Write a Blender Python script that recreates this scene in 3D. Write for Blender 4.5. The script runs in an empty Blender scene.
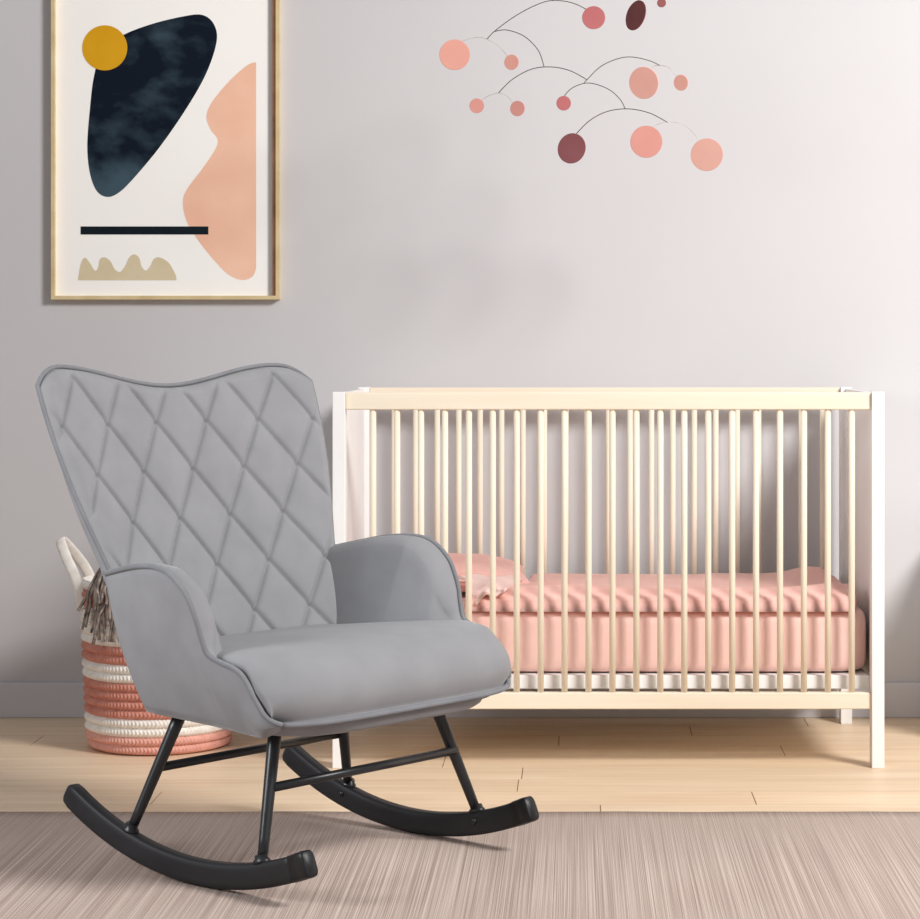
import bpy, bmesh, math, random
from mathutils import Vector, noise as mnoise
random.seed(7)
sc = bpy.context.scene
COL = sc.collection
PI = math.pi

# ------------------------------------------------------------------ materials
def srgb(r, g, b):
    def f(c):
        c /= 255.0
        return c/12.92 if c <= 0.04045 else ((c+0.055)/1.055)**2.4
    return (f(r), f(g), f(b), 1.0)

def new_mat(name, color, rough=0.6, spec=0.3, sheen=0.0, metallic=0.0):
    m = bpy.data.materials.new(name); m.use_nodes = True
    b = m.node_tree.nodes['Principled BSDF']
    b.inputs['Base Color'].default_value = color
    b.inputs['Roughness'].default_value = rough
    b.inputs['Specular IOR Level'].default_value = spec
    b.inputs['Metallic'].default_value = metallic
    if sheen:
        b.inputs['Sheen Weight'].default_value = sheen
        b.inputs['Sheen Roughness'].default_value = 0.26
    return m

def nodes(m):
    return m.node_tree.nodes, m.node_tree.links, m.node_tree.nodes['Principled BSDF']

def noise_color(m, c1, c2, scale=(10, 10, 10), detail=4.0, lo=0.3, hi=0.7, bump=0.0, attr=None, dist=0.002):
    """two-tone procedural noise in object space, optionally multiplied by a colour attribute, optional bump"""
    n, l, b = nodes(m)
    tc = n.new('ShaderNodeTexCoord'); mp = n.new('ShaderNodeMapping'); mp.inputs['Scale'].default_value = scale
    nz = n.new('ShaderNodeTexNoise'); nz.inputs['Scale'].default_value = 1.0; nz.inputs['Detail'].default_value = detail
    cr = n.new('ShaderNodeValToRGB')
    cr.color_ramp.elements[0].position = lo; cr.color_ramp.elements[0].color = c1
    cr.color_ramp.elements[1].position = hi; cr.color_ramp.elements[1].color = c2
    l.new(tc.outputs['Object'], mp.inputs['Vector']); l.new(mp.outputs['Vector'], nz.inputs['Vector'])
    l.new(nz.outputs['Fac'], cr.inputs['Fac'])
    out = cr.outputs['Color']
    if attr:
        a = n.new('ShaderNodeAttribute'); a.attribute_name = attr
        mx = n.new('ShaderNodeMix'); mx.data_type = 'RGBA'; mx.blend_type = 'MULTIPLY'; mx.inputs[0].default_value = 1.0
        l.new(out, mx.inputs[6]); l.new(a.outputs['Color'], mx.inputs[7]); out = mx.outputs[2]
    l.new(out, b.inputs['Base Color'])
    if bump:
        bp = n.new('ShaderNodeBump'); bp.inputs['Strength'].default_value = bump; bp.inputs['Distance'].default_value = dist
        l.new(nz.outputs['Fac'], bp.inputs['Height']); l.new(bp.outputs['Normal'], b.inputs['Normal'])
    return m

M = {}
M['wall'] = noise_color(new_mat('wall_paint', srgb(205, 203, 205), 0.85, 0.15), srgb(204, 202, 204), srgb(209, 207, 209), (1.2, 1.2, 1.2), 3)
M['baseboard'] = noise_color(new_mat('baseboard_paint', srgb(220, 218, 222), 0.5, 0.3), srgb(208, 207, 212), srgb(215, 214, 218), (3, 3, 3))
M['blocker'] = noise_color(new_mat('blocker_paint', srgb(225, 225, 225), 0.6), srgb(222, 221, 221), srgb(229, 228, 228), (3, 3, 3))
M['floor'] = noise_color(new_mat('oak_planks', srgb(226, 198, 165), 0.42, 0.3), srgb(226, 196, 163), srgb(241, 218, 188), (2.2, 34, 1), 6, 0.3, 0.75, 0.06, 'plank')
M['gap'] = new_mat('plank_gap', srgb(150, 112, 82), 0.8)
M['velvet'] = noise_color(new_mat('grey_velvet', srgb(140, 141, 144), 0.8, 0.15, 0.35), srgb(138, 138, 141), srgb(146, 146, 149), (14, 14, 14), 5, 0.3, 0.7)
M['velvet_dark'] = noise_color(new_mat('grey_velvet_piping', srgb(118, 119, 123), 0.8, 0.15, 0.3), srgb(122, 123, 127), srgb(131, 132, 136), (20, 20, 20))
M['black_wood'] = noise_color(new_mat('black_lacquered_wood', srgb(34, 34, 37), 0.5, 0.35), srgb(29, 29, 32), srgb(40, 40, 43), (6, 30, 30))
M['black_metal'] = noise_color(new_mat('black_coated_metal', srgb(30, 31, 34), 0.35, 0.5), srgb(27, 28, 31), srgb(34, 35, 38), (20, 20, 20))
M['black_plastic'] = noise_color(new_mat('black_plastic', srgb(24, 24, 26), 0.45, 0.4), srgb(21, 21, 23), srgb(28, 28, 30), (20, 20, 20))
M['birch'] = noise_color(new_mat('pale_birch', srgb(240, 226, 200), 0.5, 0.3), srgb(236, 222, 200), srgb(242, 231, 212), (40, 40, 3), 3)
M['birch_h'] = noise_color(new_mat('pale_birch_rail', srgb(240, 226, 200), 0.5, 0.3), srgb(235, 221, 199), srgb(240, 228, 208), (3, 50, 60), 5)
M['white'] = noise_color(new_mat('white_lacquer', srgb(242, 241, 240), 0.4, 0.35), srgb(240, 238, 237), srgb(246, 245, 244), (4, 4, 4))
M['sheet'] = noise_color(new_mat('pink_sheet', srgb(240, 190, 178), 0.85, 0.1, 0.2), srgb(241, 200, 190), srgb(246, 210, 201), (8, 8, 8), 4)
M['duvet'] = noise_color(new_mat('rose_duvet', srgb(236, 170, 156), 0.85, 0.1, 0.2), srgb(238, 186, 175), srgb(243, 197, 187), (7, 7, 7), 4)
M['pillow'] = noise_color(new_mat('rose_pillow', srgb(238, 172, 160), 0.85, 0.1, 0.2), srgb(236, 180, 169), srgb(242, 192, 182), (7, 7, 7), 4)
M['pale_pink'] = noise_color(new_mat('pale_pink_lining', srgb(240, 206, 198), 0.85, 0.1, 0.2), srgb(238, 204, 196), srgb(245, 214, 206), (9, 9, 9))
M['rope_white'] = noise_color(new_mat('white_rope', srgb(240, 233, 224), 0.85, 0.1), srgb(232, 224, 214), srgb(246, 240, 233), (60, 60, 60))
M['rope_coral'] = noise_color(new_mat('coral_rope', srgb(206, 126, 106), 0.85, 0.1), srgb(196, 128, 111), srgb(212, 149, 133), (60, 60, 60))
M['rope_pink'] = noise_color(new_mat('light_coral_rope', srgb(226, 160, 142), 0.85, 0.1), srgb(222, 160, 144), srgb(234, 178, 164), (60, 60, 60))
M['fringe'] = noise_color(new_mat('taupe_yarn', srgb(112, 98, 92), 0.9, 0.1), srgb(100, 90, 87), srgb(176, 160, 150), (70, 70, 70))
M['gold'] = noise_color(new_mat('pale_gold_frame', srgb(226, 200, 150), 0.4, 0.4, 0, 0.25), srgb(222, 196, 146), srgb(238, 217, 172), (20, 20, 20))
M['brown'] = noise_color(new_mat('brown_frame_edge', srgb(132, 92, 60), 0.5), srgb(118, 80, 52), srgb(146, 104, 70), (20, 20, 20))
M['paper'] = noise_color(new_mat('ivory_paper', srgb(251, 247, 240), 0.8, 0.1), srgb(254, 251, 247), srgb(255, 253, 250), (6, 6, 6))
M['navy'] = noise_color(new_mat('navy_ink', srgb(24, 34, 48), 0.8, 0.1), srgb(15, 25, 38), srgb(72, 92, 105), (9, 9, 13), 10, 0.50, 0.92)
M['navy_bar'] = noise_color(new_mat('navy_bar_ink', srgb(20, 30, 38), 0.8, 0.1), srgb(18, 28, 36), srgb(24, 35, 43), (9, 9, 9))
M['mustard'] = noise_color(new_mat('mustard_ink', srgb(218, 160, 30), 0.8, 0.1), srgb(214, 155, 24), srgb(222, 166, 34), (9, 9, 9))
M['peach'] = noise_color(new_mat('peach_ink', srgb(246, 196, 168), 0.8, 0.1), srgb(243, 190, 163), srgb(249, 204, 178), (7, 7, 7))
M['sand'] = noise_color(new_mat('sand_ink', srgb(216, 200, 166), 0.8, 0.1), srgb(212, 196, 162), srgb(221, 207, 176), (9, 9, 9))
M['wire'] = noise_color(new_mat('dark_wire', srgb(78, 70, 68), 0.5), srgb(72, 64, 62), srgb(88, 80, 78), (9, 9, 9))
M['wire_light'] = noise_color(new_mat('pale_wire', srgb(196, 186, 182), 0.4), srgb(176, 166, 162), srgb(220, 212, 208), (60, 60, 60))

# navy: add the paler wash towards the bottom of the shape
def navy_wash():
    n, l, b = nodes(M['navy'])
    old = b.inputs['Base Color'].links[0].from_socket
    tc = n.new('ShaderNodeTexCoord'); sp = n.new('ShaderNodeSeparateXYZ'); mr = n.new('ShaderNodeMapRange')
    nz = n.new('ShaderNodeTexNoise'); nz.inputs['Scale'].default_value = 10; nz.inputs['Detail'].default_value = 8
    ma = n.new('ShaderNodeMath'); ma.operation = 'MULTIPLY_ADD'; ma.inputs[1].default_value = 0.22
    l.new(tc.outputs['Object'], sp.inputs[0]); l.new(tc.outputs['Object'], nz.inputs['Vector'])
    l.new(nz.outputs['Fac'], ma.inputs[0]); l.new(sp.outputs['Z'], ma.inputs[2])
    mr.inputs['From Min'].default_value = 0.49; mr.inputs['From Max'].default_value = 0.40
    l.new(ma.outputs[0], mr.inputs['Value'])
    mx = n.new('ShaderNodeMix'); mx.data_type = 'RGBA'
    l.new(mr.outputs['Result'], mx.inputs[0]); l.new(old, mx.inputs[6]); mx.inputs[7].default_value = srgb(66, 86, 98)
    l.new(mx.outputs[2], b.inputs['Base Color'])
navy_wash()

def rug_material():
    m = new_mat('woven_rug', srgb(190, 170, 160), 0.95, 0.05)
    n, l, b = nodes(m)
    tc = n.new('ShaderNodeTexCoord')
    def nz(scale, detail=3):
        mp = n.new('ShaderNodeMapping'); mp.inputs['Scale'].default_value = scale
        t = n.new('ShaderNodeTexNoise'); t.inputs['Scale'].default_value = 1; t.inputs['Detail'].default_value = detail
        l.new(tc.outputs['Object'], mp.inputs['Vector']); l.new(mp.outputs['Vector'], t.inputs['Vector'])
        return t.outputs['Fac']
    fine = nz((640, 1.1, 1), 3); mid = nz((130, 0.4, 1)); weft = nz((330, 420, 1), 2); big = nz((1.1, 1.1, 1))
    def ramp(s, c1, c2, lo, hi):
        r = n.new('ShaderNodeValToRGB'); e = r.color_ramp.elements
        e[0].position = lo; e[0].color = c1; e[1].position = hi; e[1].color = c2
        l.new(s, r.inputs['Fac']); return r.outputs['Color']
    def mix(mode, f, a, c):
        x = n.new('ShaderNodeMix'); x.data_type = 'RGBA'; x.blend_type = mode; x.inputs[0].default_value = f
        l.new(a, x.inputs[6]); l.new(c, x.inputs[7]); return x.outputs[2]
    base = ramp(fine, srgb(158, 139, 130), srgb(220, 205, 194), 0.30, 0.68)
    base = mix('MULTIPLY', 0.20, base, ramp(mid, srgb(196, 186, 182), srgb(255, 255, 255), 0.35, 0.65))
    base = mix('MULTIPLY', 0.30, base, ramp(weft, srgb(196, 186, 182), srgb(255, 255, 255), 0.35, 0.6))
    base = mix('MULTIPLY', 0.5, base, ramp(big, srgb(222, 212, 210), srgb(255, 255, 255), 0.3, 0.7))
    l.new(base, b.inputs['Base Color'])
    bp = n.new('ShaderNodeBump'); bp.inputs['Strength'].default_value = 0.35; bp.inputs['Distance'].default_value = 0.002
    l.new(fine, bp.inputs['Height']); l.new(bp.outputs['Normal'], b.inputs['Normal'])
    return m
M['rug'] = rug_material()

# ------------------------------------------------------------------ mesh helpers
def link(name, verts, faces, mats, parent=None, smooth=True, midx=None, recalc=True):
    me = bpy.data.meshes.new(name)
    me.from_pydata([tuple(v) for v in verts], [], faces)
    if not isinstance(mats, (list, tuple)): mats = [mats]
    for m in mats: me.materials.append(m)
    if midx:
        for p, i in zip(me.polygons, midx): p.material_index = i
    if recalc:
        bm = bmesh.new(); bm.from_mesh(me)
        bmesh.ops.remove_doubles(bm, verts=bm.verts, dist=1e-6)
        bmesh.ops.recalc_face_normals(bm, faces=bm.faces)
        bm.to_mesh(me); bm.free()
    for p in me.polygons: p.use_smooth = smooth
    o = bpy.data.objects.new(name, me); COL.objects.link(o)
    if parent: o.parent = parent
    return o

def empty(name, loc=(0, 0, 0), rz=0):
    o = bpy.data.objects.new(name, None); o.location = loc; o.rotation_euler = (0, 0, rz)
    o.empty_display_size = 0.1; COL.objects.link(o); return o

def tag(o, label=None, cat=None, group=None, kind=None):
    if label: o['label'] = label
    if cat: o['category'] = cat
    if group: o['group'] = group
    if kind: o['kind'] = kind
    return o

def box_geo(x0, x1, y0, y1, z0, z1, base=0):
    v = [(x0, y0, z0), (x1, y0, z0), (x1, y1, z0), (x0, y1, z0), (x0, y0, z1), (x1, y0, z1), (x1, y1, z1), (x0, y1, z1)]
    f = [(0, 3, 2, 1), (4, 5, 6, 7), (0, 1, 5, 4), (1, 2, 6, 5), (2, 3, 7, 6), (3, 0, 4, 7)]
    return v, [tuple(i+base for i in q) for q in f]

def box(name, x0, x1, y0, y1, z0, z1, mat, parent=None, bevel=0.002):
    v, f = box_geo(x0, x1, y0, y1, z0, z1)
    o = link(name, v, f, mat, parent, smooth=False)
    if bevel:
        b = o.modifiers.new('bevel', 'BEVEL'); b.width = bevel; b.segments = 3; b.limit_method = 'ANGLE'
        for p in o.data.polygons: p.use_smooth = True
        w = o.modifiers.new('wn', 'WEIGHTED_NORMAL'); w.keep_sharp = True
    return o

def tube_geo(pts, r, n=10, closed=False, caps=True, flat=None):
    """tube along points; r a number or a list; flat=(ry) for an elliptical section"""
    P = [Vector(p) for p in pts]; N = len(P)
    R = r if isinstance(r, (list, tuple)) else [r]*N
    V, F = [], []
    T = []
    for i in range(N):
        a = P[(i-1) % N] if (closed or i > 0) else P[i]
        b = P[(i+1) % N] if (closed or i < N-1) else P[i]
        t = (b-a); T.append(t.normalized() if t.length > 0 else Vector((0, 0, 1)))
    up = Vector((0, 0, 1))
    if abs(T[0].dot(up)) > 0.95: up = Vector((0, 1, 0))
    nrm = (up - T[0]*up.dot(T[0])).normalized()
    for i in range(N):
        nrm = nrm - T[i]*nrm.dot(T[i])
        nrm.normalize()
        bi = T[i].cross(nrm)
        for k in range(n):
            a = 2*PI*k/n
            V.append(P[i] + nrm*(math.cos(a)*R[i]) + bi*(math.sin(a)*R[i]*(flat or 1)))
    m = N if closed else N-1
    for i in range(m):
        for k in range(n):
            a, b = i*n+k, i*n+(k+1) % n
            c, d = ((i+1) % N)*n+(k+1) % n, ((i+1) % N)*n+k
            F.append((a, b, c, d))
    if caps and not closed:
        F.append(tuple(range(n-1, -1, -1))); F.append(tuple(range((N-1)*n, N*n)))
    return V, F

def tube(name, pts, r, mat, parent=None, n=10, closed=False, flat=None):
    V, F = tube_geo(pts, r, n, closed, True, flat)
    return link(name, V, F, mat, parent)

def spline(pts, n=8, closed=False):
    """Catmull-Rom through points of any dimension"""
    P = [Vector(p) for p in pts]; N = len(P); out = []
    segs = N if closed else N-1
    for i in range(segs):
        if closed: p0, p1, p2, p3 = P[(i-1) % N], P[i], P[(i+1) % N], P[(i+2) % N]
        else: p0, p1, p2, p3 = P[max(i-1, 0)], P[i], P[i+1], P[min(i+2, N-1)]
        for k in range(n):
            t = k/n
            out.append(0.5*((2*p1) + (p2-p0)*t + (2*p0-5*p1+4*p2-p3)*t*t + (3*p1-p0-3*p2+p3)*t**3))
    if not closed: out.append(P[-1])
    return out

def interp(x, xs, ys):
    if x <= xs[0]: return ys[0]
    for i in range(len(xs)-1):
        if x <= xs[i+1]:
            t = (x-xs[i])/(xs[i+1]-xs[i]); t2 = t
            return ys[i]+(ys[i+1]-ys[i])*t2
    return ys[-1]

def grid_faces(nu, nv, base=0, wrap_u=False):
    F = []
    for i in range(nu if wrap_u else nu-1):
        for j in range(nv-1):
            a = i*nv+j; b = ((i+1) % nu)*nv+j
            F.append((base+a, base+b, base+b+1, base+a+1))
    return F

# ------------------------------------------------------------------ setting
CAMZ = 0.945
WALL_Y = 5.905
v, f = box_geo(-4.0, 3.2, WALL_Y, WALL_Y+0.12, -0.02, 2.75)
tag(link('wall_back', v, f, M['wall'], smooth=False), kind='structure')
v, f = box_geo(-4.0, 3.2, WALL_Y-0.013, WALL_Y, 0.0, 0.089)
o = link('baseboard_back', v, f, M['baseboard'], smooth=False); tag(o, kind='structure')
bv = o.modifiers.new('bevel', 'BEVEL'); bv.width = 0.003; bv.segments = 2
# low box added out of view at right to shade the wall and floor
box('shadow_blocker_1', 0.92, 2.2, 5.47, WALL_Y-0.013, 0.0, 0.48, M['blocker'], bevel=0.004); tag(bpy.data.objects['shadow_blocker_1'], kind='structure')

def make_floor():
    V, F, MI, C = [], [], [], []
    W, Lp = 0.141, 1.25
    joints = [0.578, 0.282, -0.041, 0.483, -0.30, -0.119, -0.125, 0.372, 0.05, -0.5, 0.3]
    rnd = random.Random(3)
    y1 = 5.909; k = 0
    b, fb = box_geo(-4.0, 3.2, 0.4, WALL_Y, -0.03, -0.0015)
    V += b; F += fb; MI += [1]*6; C += [(1, 1, 1)]*8
    while y1 > 0.6:
        y0 = y1-W
        j = joints[k] if k < len(joints) else rnd.uniform(0, Lp)
        x = j-4*Lp
        while x < 3.2:
            xa, xb = max(x, -4.0), min(x+Lp, 3.2)
            if xb > xa:
                g = 0.0011
                bb, ff = box_geo(xa+g, xb-g, y0+g, min(y1-g, WALL_Y), -0.02, 0.0, len(V))
                t = rnd.uniform(0.93, 1.03); w = rnd.uniform(-0.012, 0.012)
                V += bb; F += ff; MI += [0]*6; C += [(t+w, t, t-w)]*8
            x += Lp
        y1 = y0; k += 1
    o = link('floor', V, F, [M['floor'], M['gap']], smooth=False, midx=MI, recalc=False)
    at = o.data.color_attributes.new('plank', 'FLOAT_COLOR', 'POINT')
    for i, c in enumerate(C): at.data[i].color = (c[0], c[1], c[2], 1)
    return tag(o, kind='structure')
make_floor()

# ------------------------------------------------------------------ rug
def make_rug():
    nu, nv = 240, 40
    x0, x1, y0, y1, h = -3.0, 2.3, 1.6, 4.683, 0.007
    V = []
    for i in range(nu):
        x = x0+(x1-x0)*i/(nu-1)
        e = y1+0.004*mnoise.noise(Vector((x*6, 0, 0)))+0.002*mnoise.noise(Vector((x*40, 3, 0)))
        V.append((x, e+0.001, 0.0))
        for j in range(nv):
            t = j/(nv-1); y = e+(y0-e)*t
            V.append((x, y, h*(0.75 if j == 0 else 1)+0.0006*mnoise.noise(Vector((x*5, y*5, 0)))))
        V.append((x, y0, 0.0))
    o = link('area_rug', V, grid_faces(nu, nv+2), M['rug'], recalc=True)
    return tag(o, 'flat woven taupe rug with fine streaks lying under the rocking chair', 'rug')
make_rug()

# ------------------------------------------------------------------ crib
def make_crib():
    root = empty('baby_crib', (0.075, 5.52, 0))
    tag(root, 'white and pale birch slatted baby crib standing against the grey wall', 'crib')
    ox, oy = 0.075, 5.52
    X0, X1, Y0, Y1 = -0.545-ox, 0.690-ox, 5.19-oy, 5.84-oy
    pw, pd, H = 0.028, 0.042, 0.842
    for x in (X0, X1-pw):
        for y in (Y0, Y1-pd):
            box('post', x, x+pw, y, y+pd, 0, H, M['white'], root, 0.0015)
    for x in (X0+0.003, X1-0.017):
        box('end_panel', x, x+0.014, Y0+pd, Y1-pd, 0.165, H-0.004, M['white'], root, 0.0015)
    for y in (Y0+0.008, Y1-0.008-0.022):
        yc = y+0.011
        box('top_rail', X0+pw, X1-pw, y, y+0.022, H-0.040, H-0.001, M['birch_h'], root, 0.003)
        box('bottom_rail', X0+pw, X1-pw, y, y+0.022, 0.131, 0.168, M['birch_h'], root, 0.003)
        n = 21
        for i in range(n):
            x = -0.4555-ox+i*0.05373
            V, F = [], []
            r = 0.0072
            tube('slat', [(x, yc, 0.166), (x, yc, 0.5), (x, yc, H-0.039)], r, M['birch'], root, 14)
    box('bed_base', X0+pw+0.001, X1-pw-0.001, Y0+pd-0.002, Y1-pd+0.002, 0.172, 0.2025, M['white'], root, 0.002)
    return root
make_crib()

def rounded_slab(x0, x1, y0, y1, z0, z1, r, bulge=0.01, nx=80, ny=40):
    """closed soft mattress form: superellipse cross sections"""
    V = []
    cx, cy, cz = (x0+x1)/2, (y0+y1)/2, (z0+z1)/2
    hx, hy, hz = (x1-x0)/2, (y1-y0)/2, (z1-z0)/2
    nu, nv = 160, 33
    for i in range(nu):
        a = 2*PI*i/nu
        ca, sa = math.cos(a), math.sin(a)
        ex = 2/14
        px = hx*math.copysign(abs(ca)**ex, ca); py = hy*math.copysign(abs(sa)**ex, sa)
        for j in range(nv):
            b = -PI/2+PI*j/(nv-1)
            cb, sb = math.cos(b), math.sin(b)
            e2 = 2/6
            k = max(abs(cb), 1e-9)**e2
            q = math.copysign(abs(sb)**e2, sb)
            # keep the edge radius absolute
            ix = 1-(1-k)*min(1, 0.06/hx); iy = 1-(1-k)*min(1, 0.06/hy)
            V.append((cx+px*ix, cy+py*iy, cz+hz*q))
    F = grid_faces(nu, nv, 0, True)
    F.append(tuple(i*nv for i in range(nu))[::-1]); F.append(tuple(i*nv+nv-1 for i in range(nu)))
    return V, F

V, F = rounded_slab(-0.525, 0.664, 5.246, 5.785, 0.2050, 0.345, 0.03)
o = link('crib_mattress', V, F, M['sheet'])
tag(o, 'crib mattress in a pale pink fitted sheet lying on the crib base', 'mattress')

def make_duvet():
    nx, ny = 170, 90
    top, bot = [], []
    x0, x1, y0, y1 = -0.25, 0.648, 5.236, 5.79
    for i in range(nx):
        s = i/(nx-1)
        for j in range(ny):
            t = j/(ny-1)
            x = x0+(x1-x0)*s; y = y0+(y1-y0)*t
            x += 0.128*(1-s)**2*(1/(1+math.exp(-(y-5.45)/0.03)))
            x -= 0.022*s**6*math.exp(-((y-5.24)/0.06)**2)
            # plan wobble of the outline
            y += 0.006*mnoise.noise(Vector((x*9, 0, 1)))*(1-t)
            x += 0.02*mnoise.noise(Vector((y*6, 5, 1)))*(1-s)*1.0
            # distances to the edges
            e = min((t)*(y1-y0), (1-t)*(y1-y0), s*(x1-x0), (1-s)*(x1-x0))
            r = 0.017
            rr = min(e, r)
            edge = math.sqrt(max(0, r*r-(r-rr)**2))/r
            th = 0.030*edge
            th += 0.004*(1-math.exp(-e/0.05))
            # soft folds running diagonally off the front edge
            fold = 0.0030*math.sin(21*x-14*y+2*mnoise.noise(Vector((x*4, y*4, 0))))*math.exp(-((t-0.25)/0.3)**2)
            n1 = 0.007*mnoise.noise(Vector((x*4.2, y*5.5, 2.0)))
            k = min(1, e/0.05)
            hump = 0.024*math.exp(-((x-0.575)/0.075)**2-((y-5.66)/0.10)**2)+0.008*math.exp(-((x-0.35)/0.08)**2-((y-5.65)/0.1)**2)
            ridge = 0.014*math.exp(-((y-5.255-0.55*max(0, x-0.52)-0.05)/0.03)**2)
            left = 0.006*math.exp(-((x+0.27)/0.07)**2-((y-5.40)/0.14)**2)
            base = 0.345
            z = base+th+k*(fold+n1+hump+ridge+left+0.004)
            corner = 0.018*math.exp(-((x-0.65)/0.03)**2-((y-5.36)/0.06)**2)
            lift = 0.004*math.exp(-((x+0.285)/0.07)**2)*math.exp(-((y-5.38)/0.18)**2)
            top.append((x, y, z+corner+lift))
            bot.append((x, y, base+0.0005+corner*0.9+lift*0.95+(0.0 if e > 0 else 0)))
    F = grid_faces(nx, ny)
    N = nx*ny
    V = top+bot
    F2 = [tuple(reversed([q+N for q in f])) for f in F]
    rim = [i*ny for i in range(nx)]+[(nx-1)*ny+j for j in range(1, ny)]+[i*ny+ny-1 for i in range(nx-2, -1, -1)]+[j for j in range(ny-2, 0, -1)]
    R = []
    for a, b in zip(rim, rim[1:]+rim[:1]): R.append((a, b, b+N, a+N))
    o = link('crib_duvet', V, F+F2+R, M['duvet'])
    # turned-back corner showing the paler lining
    n = 36
    A, B, Cc, D = Vector((-0.275, 5.425, 0.392)), Vector((-0.125, 5.400, 0.388)), Vector((-0.165, 5.236, 0.372)), Vector((-0.225, 5.232, 0.356))
    V = []
    for i in range(n):
        for j in range(n):
            u, v = i/(n-1), j/(n-1)
            p = (A*(1-u)+B*u)*(1-v)+(D*(1-u)+Cc*u)*v
            p.z += 0.010*math.sin(PI*u)*(0.3+0.7*v)+0.010*math.sin(PI*v)+0.005*math.sin(9*u+5*v)+0.004*mnoise.noise(Vector((u*4, v*4, 9)))
            p.z += 0.011
            p.y += 0.012*math.sin(PI*u)*(1-v)
            V.append(p)
    fl = link('turned_corner', V, grid_faces(n, n), M['pale_pink'], o); fl['label'] = 'pale pink lining of the turned-back corner'
    sd = fl.modifiers.new('thickness', 'SOLIDIFY'); sd.thickness = 0.007; sd.offset = 0
    return tag(o, 'rumpled rose pink duvet spread over the crib mattress', 'duvet')
make_duvet()

def make_pillow():
    root = empty('baby_pillow', (-0.293, 5.622, 0.347), 0.0)
    tag(root, 'plump rose pink pillow at the left head end of the crib', 'pillow')
    nu, nv = 60, 60
    a, b, h = 0.175, 0.150, 0.039
    def pt(u, v, side):
        x = a*u*(1-0.10*(1-v*v)*0); y = b*v
        x *= 1-0.10*(1-abs(v)**2)*abs(u)**3*0.8; y *= 1-0.10*(1-abs(u)**2)*abs(v)**3*0.8
        k = ((1-u**2)*(1-v**2))
        z = h*max(k, 0)**0.38
        z += 0.006*mnoise.noise(Vector((x*18, y*18, side)))*min(1, k*6)
        return (x, y, z)
    V = []
    for side in (1, -1):
        for i in range(nu):
            for j in range(nv):
                p = pt(-1+2*i/(nu-1), -1+2*j/(nv-1), side)
                V.append((p[0]+0.0, p[1], 0.046+p[2]*(1 if side > 0 else -0.98)))
    F = grid_faces(nu, nv)
    N = nu*nv
    F += [tuple(reversed([q+N for q in f])) for f in grid_faces(nu, nv)]
    c = link('cushion', V, F, M['pillow'], root)
    rim = []
    for i in range(nu): rim.append(pt(-1+2*i/(nu-1), -1, 0))
    for j in range(1, nv): rim.append(pt(1, -1+2*j/(nv-1), 0))
    for i in range(nu-2, -1, -1): rim.append(pt(-1+2*i/(nu-1), 1, 0))
    for j in range(nv-2, 0, -1): rim.append(pt(-1, -1+2*j/(nv-1), 0))
    p = tube('piping', [(x, y, 0.046) for x, y, z in rim], 0.003, M['pale_pink'], root, 8, True); p['label'] = 'pale pink piping'
    # lean on the end panel side
    root.rotation_euler = (math.radians(3), math.radians(4), 0.10)
    root.location.z = 0.352
    return root
make_pillow()

# ------------------------------------------------------------------ rocking chair (local x = forward, y = towards the far side)
chair = empty('rocking_chair', (-0.496, 4.254, 0.0), math.atan2(-0.625, 0.78))
tag(chair, 'grey velvet wingback rocking chair with diamond quilted back on black rockers', 'rocking chair')

def half_width(z):
    return interp(z, [0.28, 0.36, 0.45, 0.55, 0.62, 0.68, 0.74, 0.80, 0.86, 0.92], [0.232, 0.245, 0.262, 0.286, 0.306, 0.322, 0.334, 0.342, 0.346, 0.346])

def smooth_hw(z):
    return sum(half_width(z+d)*w for d, w in ((-0.03, .25), (0, .5), (0.03, .25)))

ZB = 0.29
def top_z(s):
    a = abs(s)
    z = 0.870+0.038*(math.sin(min(a/0.80, 1)*PI-PI/2)*0.5+0.5)
    if a > 0.78: z -= 0.034*((a-0.78)/0.22)**2.4
    return z

def back_front(s, t):
    """front surface without the quilting: local (x, y, z)"""
    z = ZB+t*(top_z(s)-ZB)
    y = s*smooth_hw(z)
    x = -0.185-0.379*(z-0.40)+0.045*abs(s)**2.2
    return x, y, z

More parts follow.
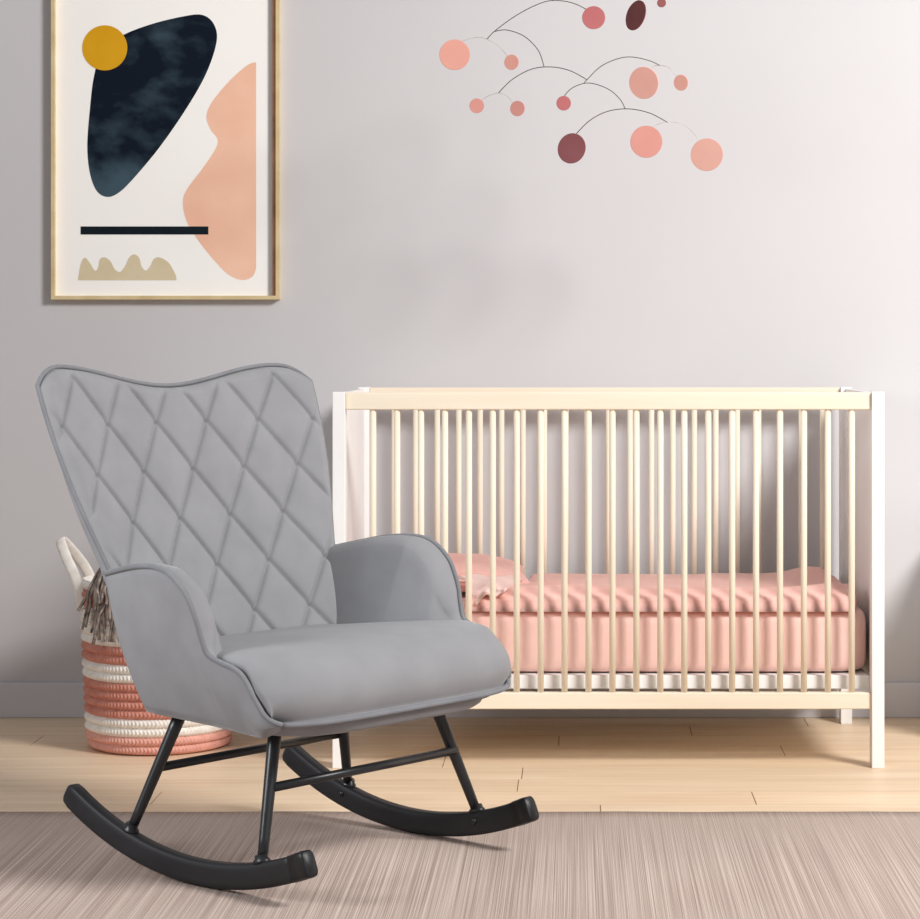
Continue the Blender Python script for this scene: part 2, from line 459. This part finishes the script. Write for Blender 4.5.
def make_back():
    nu, nv = 261, 231
    fr, re = [], []
    for i in range(nu):
        s = -1+2*i/(nu-1)
        for j in range(nv):
            t = j/(nv-1)
            x, y, z = back_front(s, t)
            w = smooth_hw(z)
            e = min((1-abs(s))*w, (top_z(s)-z))
            r = 0.022
            drop = 0.016*(1-math.sqrt(max(0, 1-((r-min(e, r))/r)**2)))
            a = y/0.127+(z-0.712)/0.179
            b = y/0.127-(z-0.712)/0.179
            da = abs(a-round(a))/9.65; db = abs(b-round(b))/9.65
            fade = min(1, max(0, (e-0.004)/0.018))
            g = 0.0076*math.exp(-(da/0.0034)**1.2)+0.0070*math.exp(-(db/0.0034)**1.2)
            puff = 0.0065*(abs(math.sin(PI*a))*abs(math.sin(PI*b)))**0.6
            d = fade*(puff-g)-drop
            fr.append((x+d*0.935, y, z+d*0.355))
            thick = 0.018+0.020*max(0, 1-t/0.45)**0.5*min(1, t*8+0.4)+0.020*math.sin(PI*min(1, t*1.05))**2+0.022*(1-abs(s)**3)*min(1, 0.2+t*1.4)
            k = 0.995
            bulge = 0.010*(1-abs(s)**4)*(1-(2*t-1)**4)
            re.append((x-thick-bulge, y*0.985, z-0.004-0.004*abs(s)))
    V = fr+re; N = nu*nv
    F = grid_faces(nu, nv)
    F2 = [tuple(reversed([q+N for q in f])) for f in F]
    rim = [i*nv for i in range(nu)]+[(nu-1)*nv+j for j in range(1, nv)]+[i*nv+nv-1 for i in range(nu-2, -1, -1)]+[j for j in range(nv-2, 0, -1)]
    R = [(a, b, b+N, a+N) for a, b in zip(rim, rim[1:]+rim[:1])]
    o = link('backrest', V, F+F2+R, M['velvet'], chair)
    # piping round the front edge
    edge = [back_front(-1, j/60) for j in range(8, 61)]+[back_front(-1+2*i/80, 1) for i in range(1, 81)]+[back_front(1, 1-j/60) for j in range(1, 53)]
    edge = [(x-0.0155, y*1.000, z-0.001) for x, y, z in edge]
    tube('piping', edge, 0.0042, M['velvet_dark'], o, 10)
    return o
make_back()

def front_f(l):
    return 0.283-0.049*min(1.0, abs(l)/0.312)**5

def make_seat():
    nl = 81
    prof = []
    V = []
    L = 0.317
    for i in range(nl):
        th = -PI/2+PI*i/(nl-1)
        l = L*math.copysign(abs(math.sin(th))**0.9, math.sin(th)) if abs(math.sin(th)) > 1e-6 else 0.0
        q = min(1.0, abs(l)/L)
        k = max(0.0, 1-q**8)**0.40
        ff = front_f(l)
        pts = [(-0.155, 0.305), (-0.170, 0.34), (-0.180, 0.375), (-0.18, 0.402), (-0.12, 0.408), (0.0, 0.420), (0.10, 0.428), (ff-0.115, 0.430),
               (ff-0.06, 0.422), (ff-0.025, 0.403), (ff-0.006, 0.375), (ff-0.002, 0.345), (ff-0.012, 0.317), (ff-0.025, 0.306), (0.1, 0.300), (-0.1, 0.300)]
        sp = spline([(a, b, 0) for a, b in pts], 5, True)
        zc = 0.315
        n = len(sp)
        for p in sp:
            fx = p.x
            z = p.y
            if z > zc:
                ef = interp(fx, [-0.1, 0.13, 0.18, 0.205, 0.235], [0.74, 0.82, 0.80, 0.52, 0.28])
                z = zc+(z-zc)*(ef+(1-ef)*k)
            V.append((fx, l*interp(fx, [-0.25, -0.1, 0.06, 0.13], [0.240, 0.272, 0.303, 0.317])/0.317*(1-(1-interp(z, [0.30, 0.325, 0.365], [0.84, 0.92, 1.0]))*interp(fx, [0.02, 0.13, 0.22, 0.265], [1.0, 0.80, 0.45, 0.0])), z))
    F = []
    for i in range(nl-1):
        for j in range(n):
            a, b = i*n+j, i*n+(j+1) % n
            F.append((a, b, b+n, a+n))
    F.append(tuple(range(n))[::-1]); F.append(tuple((nl-1)*n+j for j in range(n)))
    o = link('seat_cushion', V, F, M['velvet'], chair)
    # piping along the lower front edge
    line = []
    for i in range(61):
        l = -0.292+0.584*i/60
        line.append((front_f(l)-0.010, l, 0.309+0.0015*(abs(l)/0.292)**8))
    tube('piping', line, 0.0052, M['velvet_dark'], o, 10)
    # tray below
    V, F = [], []
    m = 120
    for zz, k in ((0.308, 1.0), (0.297, 0.995), (0.287, 0.975), (0.281, 0.94), (0.279, 0.90)):
        for i in range(m):
            a = 2*PI*i/m; e = 2/4
            ca, sa = math.cos(a), math.sin(a)
            fx = 0.047+0.217*k*math.copysign(abs(ca)**e, ca)
            ly = 0.290*k*math.copysign(abs(sa)**e, sa)*interp(fx, [-0.2, 0.0, 0.15, 0.22], [0.70, 0.83, 0.92, 0.97])
            V.append((fx, ly, zz))
    for k in range(4):
        for i in range(m):
            F.append((k*m+i, k*m+(i+1) % m, (k+1)*m+(i+1) % m, (k+1)*m+i))
    F.append(tuple(range(m))); F.append(tuple(range(4*m, 5*m))[::-1])
    link('seat_base', V, F, M['velvet'], chair)
make_seat()

# outer seam of the armrest: forward, height, half width
ARM = [(-0.2091, 0.5367, 0.295), (-0.1481, 0.5488, 0.312), (-0.0889, 0.5590, 0.326), (-0.038, 0.5630, 0.336), (-0.0026, 0.5599, 0.342), (0.0264, 0.5499, 0.345), (0.0567, 0.528, 0.346), (0.0719, 0.5069, 0.345),
       (0.0849, 0.477, 0.342), (0.0917, 0.45, 0.338), (0.1011, 0.4231, 0.333), (0.124, 0.4111, 0.329), (0.1726, 0.3946, 0.324), (0.2015, 0.3528, 0.317), (0.218, 0.3290, 0.313), (0.230, 0.3170, 0.305), (0.240, 0.3105, 0.292)]
def make_arm(side):
    A = [(x-0.004-0.004*max(0, 1-abs(z-0.52)/0.12), z+0.010*max(0, 1-abs(z-0.56)/0.06), l-0.011*min(1, max(0, (z-0.38)/0.06))) for x, z, l in ARM] if side > 0 else ARM
    cs = spline(A, 6)
    n = len(cs)
    V = []
    rows_o, rows_top, rows_i = 18, 12, 14
    for i, c in enumerate(cs):
        a = cs[max(i-1, 0)]; b = cs[min(i+1, n-1)]
        tx, tz = b.x-a.x, b.y-a.y
        m = math.hypot(tx, tz); nx_, nz_ = -tz/m, tx/m          # points up / forward side
        if nz_ < 0 and nx_ < 0: nx_, nz_ = -nx_, -nz_
        u = i/(n-1)
        fb = interp(u, [0, 0.1, 0.4, 1], [-0.160, -0.13, 0.03, 0.222])
        zb = 0.279+0.009*(1-u)+0.024*max(0, (u-0.84)/0.16)**2
        lb = 0.240+0.044*u
        T = (c.x, c.y, c.z)
        hfrac = min(1, max(0, (c.y-0.385)/0.10)); hfrac = hfrac*hfrac*(3-2*hfrac)
        band = 0.010+(0.016+0.028*min(1, u/0.25))*hfrac
        loop = []
        for k in range(rows_o):
            t = k/(rows_o-1)
            bul = 0.012*math.sin(PI*t)
            loop.append((fb+(T[0]-fb)*t, lb+(T[2]-lb)*t**0.9+bul, zb+(T[1]-zb)*t))
        rin = 0.004+0.010*hfrac
        for k in range(1, rows_top+1):
            t = k/rows_top
            ang = t*PI/2
            dl = band*(0.5*math.sin(ang)+0.5*t)
            dn = rin*(1-math.cos(ang))-0.006*math.sin(PI*t)*hfrac
            loop.append((T[0]-nx_*dn, T[2]-dl, T[1]-nz_*dn))
        last = loop[-1]
        li = max(0.195, lb-0.042)
        for k in range(1, rows_i+1):
            t = k/rows_i
            loop.append((last[0]+(fb-last[0])*t, last[1]+(li-last[1])*t, last[2]+(zb+0.01-last[2])*t))
        V += [(p[0], side*p[1], p[2]) for p in loop]
        m_ = len(loop)
    F = []
    for i in range(n-1):
        for j in range(m_):
            F.append((i*m_+j, i*m_+(j+1) % m_, (i+1)*m_+(j+1) % m_, (i+1)*m_+j))
    F.append(tuple(range(m_))); F.append(tuple((n-1)*m_+j for j in range(m_))[::-1])
    o = link('armrest', V, F, M['velvet'], chair)
    tube('piping', [(c.x+0.001, side*(c.z+0.001), c.y+0.001) for c in cs], 0.005, M['velvet_dark'], o, 10)
    return o
for s in (-1, 1): make_arm(s)

def make_rockers():
    R = 0.72
    z0 = 0.0085
    for s in (-1, 1):
        yc = 0.283 if s > 0 else -0.271
        ex = 0.0 if s > 0 else -0.020
        def ring(f, h, w, lift=0.0):
            ang = math.asin((f-0.02)/R)
            cx, cz = 0.02+R*math.sin(ang), z0+R-R*math.cos(ang)
            nx, nz = -math.sin(ang), math.cos(ang)
            out = []
            for k in range(16):
                a = 2*PI*k/16+PI/16
                ca, sa = math.cos(a), math.sin(a)
                e = 0.45
                px = w/2*math.copysign(abs(ca)**e, ca); ph = h/2*math.copysign(abs(sa)**e, sa)
                d = 0.0225+ph
                out.append((cx+nx*d, yc+px, cz+nz*d))
            return out
        def body(name, st, mat, parent):
            V, F = [], []
            for f, h, w in st: V += ring(f, h, w)
            for i in range(len(st)-1):
                for k in range(16): F.append((i*16+k, i*16+(k+1) % 16, (i+1)*16+(k+1) % 16, (i+1)*16+k))
            F.append(tuple(range(16))[::-1]); F.append(tuple(range((len(st)-1)*16, len(st)*16)))
            return link(name, V, F, mat, parent)
        st = [(-0.350, 0.020, 0.014), (-0.348, 0.032, 0.022), (-0.343, 0.041, 0.027), (-0.33, 0.045, 0.028)]
        st += [(-0.33+(0.613+ex)*i/40, 0.045, 0.028) for i in range(1, 41)]
        rk = body('rocker', st, M['black_wood'], chair)
        cp = body('end_cap', [(0.278+ex, 0.047, 0.0300), (0.306+ex, 0.0475, 0.0305), (0.312+ex, 0.046, 0.0295), (0.315+ex, 0.040, 0.025)], M['black_plastic'], rk)
        for fb, ft in ((-0.18, -0.11), (0.18, 0.13)):
            ang = math.asin((fb-0.02)/R)
            zt = z0+R-R*math.cos(ang)+0.045*math.cos(ang)
            xt = fb-math.sin(ang)*0.045
            tp = (ft, s*0.20, 0.292)
            bt = (xt, yc, zt-0.003)
            d = Vector(tp)-Vector(bt)
            pts = [Vector(bt)+d*(k/6) for k in range(7)]
            lg = tube('leg', pts, [0.0088+0.0035*k/6 for k in range(7)], M['black_metal'], chair, 16)
            # mounting foot plate and bolt
            dd = Vector((math.cos(ang), 0, math.sin(ang)))
            up = Vector((-math.sin(ang), 0, math.cos(ang)))
            B = Vector((xt, yc, zt))
            V, F = [], []
            for hh, rr in ((-0.002, 0.0145), (0.0025, 0.0145), (0.0045, 0.0115), (0.012, 0.0100)):
                for k in range(20):
                    a = 2*PI*k/20
                    V.append(B+up*hh+dd*(rr*1.15*math.cos(a))+Vector((0, 1, 0))*(min(rr, 0.0135)*math.sin(a)))
            for q in range(3):
                for k in range(20): F.append((q*20+k, q*20+(k+1) % 20, (q+1)*20+(k+1) % 20, (q+1)*20+k))
            F.append(tuple(range(20))[::-1]); F.append(tuple(range(60, 80)))
            link('foot_plate', V, F, M['black_metal'], lg)
            # bolt head on the viewer's side of the rocker
            if s < 0: continue
            c = B-up*0.018+Vector((0, -0.014, 0))
            tube('bolt', [c+Vector((0, 0.003, 0)), c-Vector((0, 0.002, 0)), c-Vector((0, 0.004, 0))], [0.0062, 0.0062, 0.004], M['black_metal'], lg, 12)
    # cross stretchers joining near and far legs
    for fb, ft in ((-0.18, -0.11), (0.18, 0.13)):
        t = (0.188-0.075)/(0.292-0.075)
        x = fb+(ft-fb)*t; y = 0.283+(0.20-0.283)*t
        tube('stretcher', [(x, -(y-0.010), 0.188), (x, 0, 0.188), (x, y, 0.188)], 0.0082, M['black_metal'], chair, 14)
make_rockers()

# ------------------------------------------------------------------ basket
def make_basket():
    bx, by = -0.986, 5.50
    root = empty('storage_basket', (bx, by, 0))
    tag(root, 'white and coral striped coiled rope basket on the floor behind the rocking chair', 'basket')
    bands = [('c', 2), ('w', 2), ('c', 4), ('w', 2), ('c', 2), ('w', 4), ('c', 2), ('w', 1)]    # bottom to top
    rows = []
    for col, k in bands: rows += [col]*k
    n = len(rows); H = 0.395; ch = H/n
    nu, per = 720, 8
    V, F, MI = [], [], []
    mats = [M['rope_white'], M['rope_coral'], M['rope_pink']]
    def rad(z):
        return interp(z, [0, 0.03, 0.10, 0.30, 0.40], [0.163, 0.171, 0.174, 0.183, 0.188])
    nvr = n*per+1
    for i in range(nu):
        a = 2*PI*i/nu
        for j in range(nvr):
            q = j/per; k = min(int(q), n-1); t = q-k
            z = q*ch
            bulge = math.sin(PI*t)**0.6 if 0 < t < 1 else 0
            chev = 0.5+0.5*math.sin(a*118+(abs(t-0.5)*2)*5.2)
            r = rad(z)-0.008+0.0070*bulge+0.0046*chev*bulge
            V.append((r*math.cos(a), r*math.sin(a), 0.002+z))
    for i in range(nu):
        for j in range(nvr-1):
            b = ((i+1) % nu)*nvr
            F.append((i*nvr+j, b+j, b+j+1, i*nvr+j+1))
            k = j//per
            MI.append(0 if rows[k] == 'w' else (2 if k < 2 else 1))
    # inner wall and bottom
    base = len(V)
    for i in range(nu):
        a = 2*PI*i/nu
        for z, r in ((H+0.002, 0.176), (H*0.5, 0.160), (0.02, 0.15)):
            V.append((r*math.cos(a), r*math.sin(a), z))
    for i in range(nu):
        i2 = (i+1) % nu
        F.append((i*nvr+nvr-1, i2*nvr+nvr-1, base+i2*3, base+i*3)); MI.append(0)
        for k in range(2): F.append((base+i*3+k, base+i2*3+k, base+i2*3+k+1, base+i*3+k+1)); MI.append(0)
    F.append(tuple(base+i*3+2 for i in range(nu))); MI.append(0)
    F.append(tuple(i*nvr for i in range(nu))[::-1]); MI.append(2)
    link('basket_body', V, F, mats, root, midx=MI, recalc=False)
    # loop handles: flat woven straps standing off the rim
    for sgn in (-1, 1):
        path = spline([(sgn*0.168, -0.085, 0.33), (sgn*0.180, -0.080, 0.395), (sgn*0.210, -0.050, 0.445), (sgn*0.236, 0.0, 0.486),
                       (sgn*0.214, 0.045, 0.452), (sgn*0.186, 0.075, 0.40), (sgn*0.170, 0.082, 0.34)], 8)
        V, F = [], []
        N = len(path)
        for i, p in enumerate(path):
            T = (path[min(i+1, N-1)]-path[max(i-1, 0)]).normalized()
            out = Vector((sgn*0.8, 0, -0.6)); side = (out-T*out.dot(T)).normalized()
            side = Vector((sgn*0.85, 0, -0.5)).normalized()
            nn = T.cross(side).normalized()
            wv = 0.0012*math.sin(i*2.2)
            for k in range(12):
                a = 2*PI*k/12
                V.append(p+side*(0.0125*math.cos(a))+nn*((0.0035+wv)*math.sin(a)))
        for i in range(N-1):
            for k in range(12): F.append((i*12+k, i*12+(k+1) % 12, (i+1)*12+(k+1) % 12, (i+1)*12+k))
        F.append(tuple(range(12))[::-1]); F.append(tuple(range((N-1)*12, N*12)))
        link('handle', V, F, M['rope_white'], root)
    return bx, by
bx, by = make_basket()

def make_throw():
    root = empty('throw_blanket', (bx, by, 0.30))
    tag(root, 'taupe throw blanket with yarn fringe hanging over the rim of the striped basket', 'blanket')
    # bunched cloth inside the basket
    nu, nv = 72, 24
    V = []
    for i in range(nu):
        a = 2*PI*i/nu
        for j in range(nv):
            q = j/(nv-1)
            r = 0.150*math.sin(q*PI/2)
            z = 0.085*math.cos(q*PI/2)**0.8 if q < 1 else 0
            nn = mnoise.noise(Vector((r*math.cos(a)*16, r*math.sin(a)*16, 1.5)))
            V.append((r*math.cos(a), r*math.sin(a), z+0.018*nn*(1-q**4)+0.012*math.sin(3*a+r*30)*(1-q)))
    F = grid_faces(nu, nv, 0, True)
    F.append(tuple(i*nv+nv-1 for i in range(nu)))
    link('blanket_cloth', V, F, M['fringe'], root)
    rnd = random.Random(11)
    V, F = [], []
    for k in range(30):
        a = math.radians(rnd.uniform(227, 264))
        rim = 0.178
        ca, sa = math.cos(a), math.sin(a)
        r0 = rnd.uniform(0.10, 0.14)
        h0 = rnd.uniform(0.10, 0.135)
        drop = rnd.uniform(0.0, 0.10)
        sw = rnd.uniform(-0.22, 0.22)
        def P(r, z, da): return (r*math.cos(a+da), r*math.sin(a+da), z)
        pts = spline([P(r0, h0, 0), P(0.165, h0+rnd.uniform(0.0, 0.02), sw*0.15), P(0.197, 0.085, sw*0.4),
                      P(0.201, 0.075-drop*0.5, sw*0.7), P(0.202+rnd.uniform(0, 0.012), 0.06-drop, sw)], 5)
        v, f = tube_geo(pts, rnd.uniform(0.0026, 0.0046), 6)
        b = len(V); V += v; F += [tuple(i+b for i in q) for q in f]
    for k in range(18):    # a few stiff strands standing up
        a = math.radians(rnd.uniform(226, 250))
        r0 = rnd.uniform(0.12, 0.165); x, y = r0*math.cos(a), r0*math.sin(a)
        dx = rnd.uniform(-0.005, 0.022)
        v, f = tube_geo(spline([(x, y, 0.075), (x+dx*0.4, y, 0.12), (x+dx, y-0.01, rnd.uniform(0.145, 0.178))], 4), rnd.uniform(0.003, 0.0045), 6)
        b = len(V); V += v; F += [tuple(i+b for i in q) for q in f]
    link('fringe', V, F, M['fringe'], root)['kind'] = 'stuff'
make_throw()

# ------------------------------------------------------------------ framed print
def make_art():
    X0, X1, Z0, Z1 = -1.331, -0.752, 1.0630, 1.875
    Y = WALL_Y
    root = empty('framed_print', (X0, Y, Z0))
    tag(root, 'abstract shapes print in a slim pale gold frame hanging on the wall', 'picture')
    W, H = X1-X0, Z1-Z0
    fw, dp = 0.0095, 0.024
    # frame: one mitred moulding mesh
    V, F = [], []
    for (ins, y) in ((0, 0), (0, -dp), (fw, -dp), (fw, -0.006)):
        V += [(ins, y, ins), (W-ins, y, ins), (W-ins, y, H-ins), (ins, y, H-ins)]
    for k in range(3):
        for i in range(4): F.append((k*4+i, k*4+(i+1) % 4, (k+1)*4+(i+1) % 4, (k+1)*4+i))
    link('frame', V, F, M['gold'], root, smooth=False)
    lin = box('frame_liner', W-fw-0.0085, W-fw, -dp+0.003, -0.006, fw, H-fw, M['brown'], root, 0); lin['label'] = 'brown inner edge strip'
    box('backing', 0.002, W-0.002, -0.006, 0.0, 0.002, H-0.002, M['brown'], root, 0)
    # the print: paper plus the inked shapes, one mesh
    S = 0.0025345/2.965                      # metres per unit of the drawn outlines
    def P(a, b, y): return ((a-34)*S, y, (889.5-b)*S)
    V, F, MI = [], [], []
    def shape(pts, y, mi):
        b = len(V)
        for p in pts: V.append(P(p[0], p[1], y))
        F.append(tuple(range(b, b+len(pts)))); MI.append(mi)
    yp = -0.0075
    b = len(V); V += [(fw, yp, fw), (W-fw, yp, fw), (W-fw, yp, H-fw), (fw, yp, H-fw)]; F.append((0, 1, 2, 3)); MI.append(0)
    navy = spline([(250, 100, 0), (330, 70, 0), (420, 48, 0), (480, 43, 0), (515, 72, 0), (522, 125, 0), (490, 220, 0), (430, 325, 0), (350, 440, 0), (270, 535, 0), (228, 574, 0),
                   (195, 584, 0), (165, 565, 0), (145, 510, 0), (138, 430, 0), (146, 320, 0), (158, 225, 0), (185, 140, 0)], 8, True)
    shape(navy, yp-0.0004, 1)
    pink = spline([(637, 183, 0), (610, 195, 0), (560, 240, 0), (510, 300, 0), (492, 345, 0), (505, 385, 0), (525, 412, 0), (518, 443, 0), (478, 503, 0), (435, 560, 0), (422, 600, 0), (435, 660, 0),
                   (480, 730, 0), (540, 800, 0), (575, 825, 0), (605, 831, 0), (630, 820, 0), (640, 796, 0)], 8)
    pink.append(Vector((640, 187, 0)))
    shape(pink, yp-0.0003, 2)
    shape([(118, 672), (498, 672), (498, 696), (118, 696)], yp-0.0006, 3)
    sand = spline([(110, 832, 0), (118, 785, 0), (130, 765, 0), (145, 780, 0), (160, 803, 0), (170, 795, 0), (175, 770, 0), (190, 764, 0), (207, 776, 0), (220, 800, 0), (236, 807, 0), (250, 790, 0), (262, 765, 0),
                   (277, 755, 0), (292, 765, 0), (299, 790, 0), (312, 803, 0), (325, 790, 0), (335, 770, 0), (352, 764, 0), (380, 780, 0), (400, 815, 0), (403, 832, 0)], 6)
    shape(sand, yp-0.0004, 4)
    shape([(190+67*math.cos(2*PI*k/64), 141+67*math.sin(2*PI*k/64)) for k in range(64)], yp-0.0008, 5)
    o = link('print', V, F, [M['paper'], M['navy'], M['peach'], M['navy_bar'], M['sand'], M['mustard']], root, smooth=False, midx=MI, recalc=False)
    bm = bmesh.new(); bm.from_mesh(o.data)
    for fc in bm.faces:
        fc.normal_update()
        if fc.normal.y > 0: fc.normal_flip()
    bmesh.ops.triangulate(bm, faces=bm.faces, ngon_method='EAR_CLIP')
    bm.to_mesh(o.data); bm.free()
make_art()

# ------------------------------------------------------------------ hanging mobile
def make_mobile():
    Y = 5.36
    S = Y/2320/2.875                       # metres per drawing unit
    ox, oz = 0.02, 1.85
    root = empty('hanging_mobile', (ox, Y, oz))
    tag(root, 'wire mobile of pink and burgundy discs hanging in front of the wall above the crib', 'mobile')
    U0 = (576-420)*2.875; V0 = 346*2.875
    def P(a, b, y=0.0): return ((a-U0)*S-ox, y, CAMZ-(b-V0)*S-oz)
    cols = {'light': (222, 160, 146), 'rose': (206, 144, 134), 'deep': (180, 106, 107), 'plum': (142, 86, 89), 'dark': (142, 84, 84), 'bright': (236, 178, 164), 'pale': (214, 163, 150)}
    mt = {}
    for k, c in cols.items():
        mt[k] = noise_color(new_mat('disc_'+k, srgb(*c), 0.7, 0.15), srgb(*[max(0, q-4) for q in c]), srgb(*[min(255, q+5) for q in c]), (9, 9, 9))
    names = {'light': 'light pink disc', 'rose': 'rose pink disc', 'deep': 'dusty red disc', 'plum': 'plum disc', 'dark': 'dark burgundy disc', 'pale': 'pale peach disc', 'bright': 'light pink disc'}
    discs = [(100, 158, 44, 44, 0, 'light', .0), (263, 178, 21, 22, 0, 'light', .01), (499, 55, 33, 33, 0, 'deep', -.02), (622, 36, 27, 45, 14, 'dark', .05), (697, -2, 13, 13, 20, 'dark', .06),
             (644, 236, 41, 46, -20, 'bright', .02), (752, 234, 20, 23, -15, 'bright', .03), (164, 306, 21, 21, 0, 'rose', -.01), (281, 315, 21, 22, 0, 'rose', -.02), (413, 296, 21, 21, 0, 'deep', .01),
             (436, 427, 40, 44, 12, 'plum', .0), (650, 409, 46, 46, 0, 'rose', -.01), (825, 444, 46, 47, 0, 'pale', .01)]
    for (a, b, rx, ry, tilt, c, dy) in discs:
        n = 56; V, F = [], []
        yaw = -math.acos(min(1, rx/ry)); ct, st = math.cos(math.radians(tilt)), math.sin(math.radians(tilt))
        R = ry*S; th = 0.0012
        o = P(a, b, dy-0.004)
        for (rr, yy) in ((0, -th), (R-0.0006, -th), (R, -th*0.5), (R, th*0.5), (R-0.0006, th), (0, th)):
            for k in range(n):
                q = 2*PI*k/n
                x, z = rr*math.cos(q), rr*math.sin(q)
                x, y = x*math.cos(yaw)-yy*math.sin(yaw), x*math.sin(yaw)+yy*math.cos(yaw)
                x, z = x*ct+z*st, -x*st+z*ct
                V.append((o[0]+x, o[1]+y, o[2]+z))
        for r in range(5):
            for k in range(n): F.append((r*n+k, r*n+(k+1) % n, (r+1)*n+(k+1) % n, (r+1)*n+k))
        d = link('disc', V, F, mt[c], root, smooth=False); d['label'] = names[c]
    wires = [
        ([(100, 130), (120, 118), (165, 107), (193, 112), (225, 130), (260, 170)], 1, (0, .01)),
        ([(193, 112), (215, 90), (270, 50), (330, 18), (380, 4), (440, 12), (495, 40)], 0, (0, -.02)),
        ([(215, 91), (250, 87), (300, 105), (340, 145), (357, 193)], 0, (-.005, 0)),
        ([(225, 270), (265, 230), (320, 200), (375, 193), (430, 203), (480, 229)], 0, (-.01, 0)),
        ([(172, 296), (196, 278), (225, 270), (250, 277), (275, 305)], 1, (-.01, -.02)),
        ([(472, 238), (480, 229), (520, 190), (570, 167), (612, 162), (660, 172), (690, 185)], 0, (0, .02)),
        ([(650, 212), (668, 190), (690, 184), (720, 192), (748, 225)], 1, (.02, .03)),
        ([(413, 285), (420, 268), (445, 248), (487, 238), (540, 255), (575, 285), (590, 313)], 0, (.01, 0)),
        ([(440, 400), (452, 382), (490, 345), (540, 320), (600, 313), (660, 325), (712, 352)], 0, (0, 0)),
        ([(655, 380), (668, 366), (690, 355), (725, 350), (770, 365), (812, 412)], 1, (-.01, .01)),
        ([(380, 4), (400, -40), (440, -66), (500, -78), (560, -70), (600, -50), (632, -5)], 0, (-.01, .05)),
        ([(560, -70), (600, -84), (650, -70), (697, -14)], 0, (.03, .06)),
    ]
    for pts, lt, (ya, yb) in wires:
        n = len(pts)
        sp = spline([P(a, b, ya+(yb-ya)*i/(n-1)) for i, (a, b) in enumerate(pts)], 8)
        tube('wire', sp, 0.0010 if not lt else 0.0008, M['wire_light'] if lt else M['wire'], root, 6)
    # suspension cord and the arm on the wall that carries it, above the picture
    top = P(500, -78, .015)
    zt = 2.32-oz
    tube('cord', [top, (top[0], top[1], zt)], 0.0009, M['wire'], root, 6)
    tube('hanger_arm', spline([(top[0], top[1]-0.01, zt), (top[0], 0.2, zt+0.015), (top[0], 0.40, zt-0.01), (top[0], WALL_Y-Y-0.012, zt-0.06)], 8), 0.007, M['birch'], root, 12)
    tube('wall_plate', [(top[0], WALL_Y-Y-0.014, zt-0.06), (top[0], WALL_Y-Y-0.004, zt-0.06), (top[0], WALL_Y-Y, zt-0.06)], [0.026, 0.03, 0.03], M['birch'], root, 24)
make_mobile()

# ------------------------------------------------------------------ light, camera
def area(name, loc, target, power, size, color):
    L = bpy.data.lights.new(name, 'AREA'); L.shape = 'DISK'; L.size = size; L.energy = power; L.color = color
    o = bpy.data.objects.new(name, L); o.location = loc; COL.objects.link(o)
    o.rotation_euler = (Vector(target)-Vector(loc)).to_track_quat('-Z', 'Y').to_euler()
    return o
area('key_light', (2.57, 2.6, 3.1), (0.1, 5.5, 0.7), 218, 1.2, (1.0, 0.985, 0.965))
fl = area('fill_light', (-2.2, 3.2, 1.2), (-0.55, 4.2, 0.45), 6.0, 0.8, (0.96, 0.98, 1.0)); fl.data.spread = math.radians(75)
w = bpy.data.worlds.new('room_light'); sc.world = w; w.use_nodes = True
bg = w.node_tree.nodes['Background']; bg.inputs['Color'].default_value = (0.93, 0.95, 1.0, 1); bg.inputs['Strength'].default_value = 0.32

cam = bpy.data.cameras.new('camera'); co = bpy.data.objects.new('camera', cam); COL.objects.link(co)
co.location = (0, 0, CAMZ); co.rotation_euler = (PI/2, 0, 0)
cam.sensor_width = 36; cam.lens = 2320/920*36; cam.shift_x = -116/920; cam.shift_y = -113.5/920
cam.clip_end = 100
sc.camera = co
sc.view_settings.view_transform = 'Standard'; sc.view_settings.look = 'None'
sc.view_settings.exposure = 0; sc.view_settings.gamma = 1
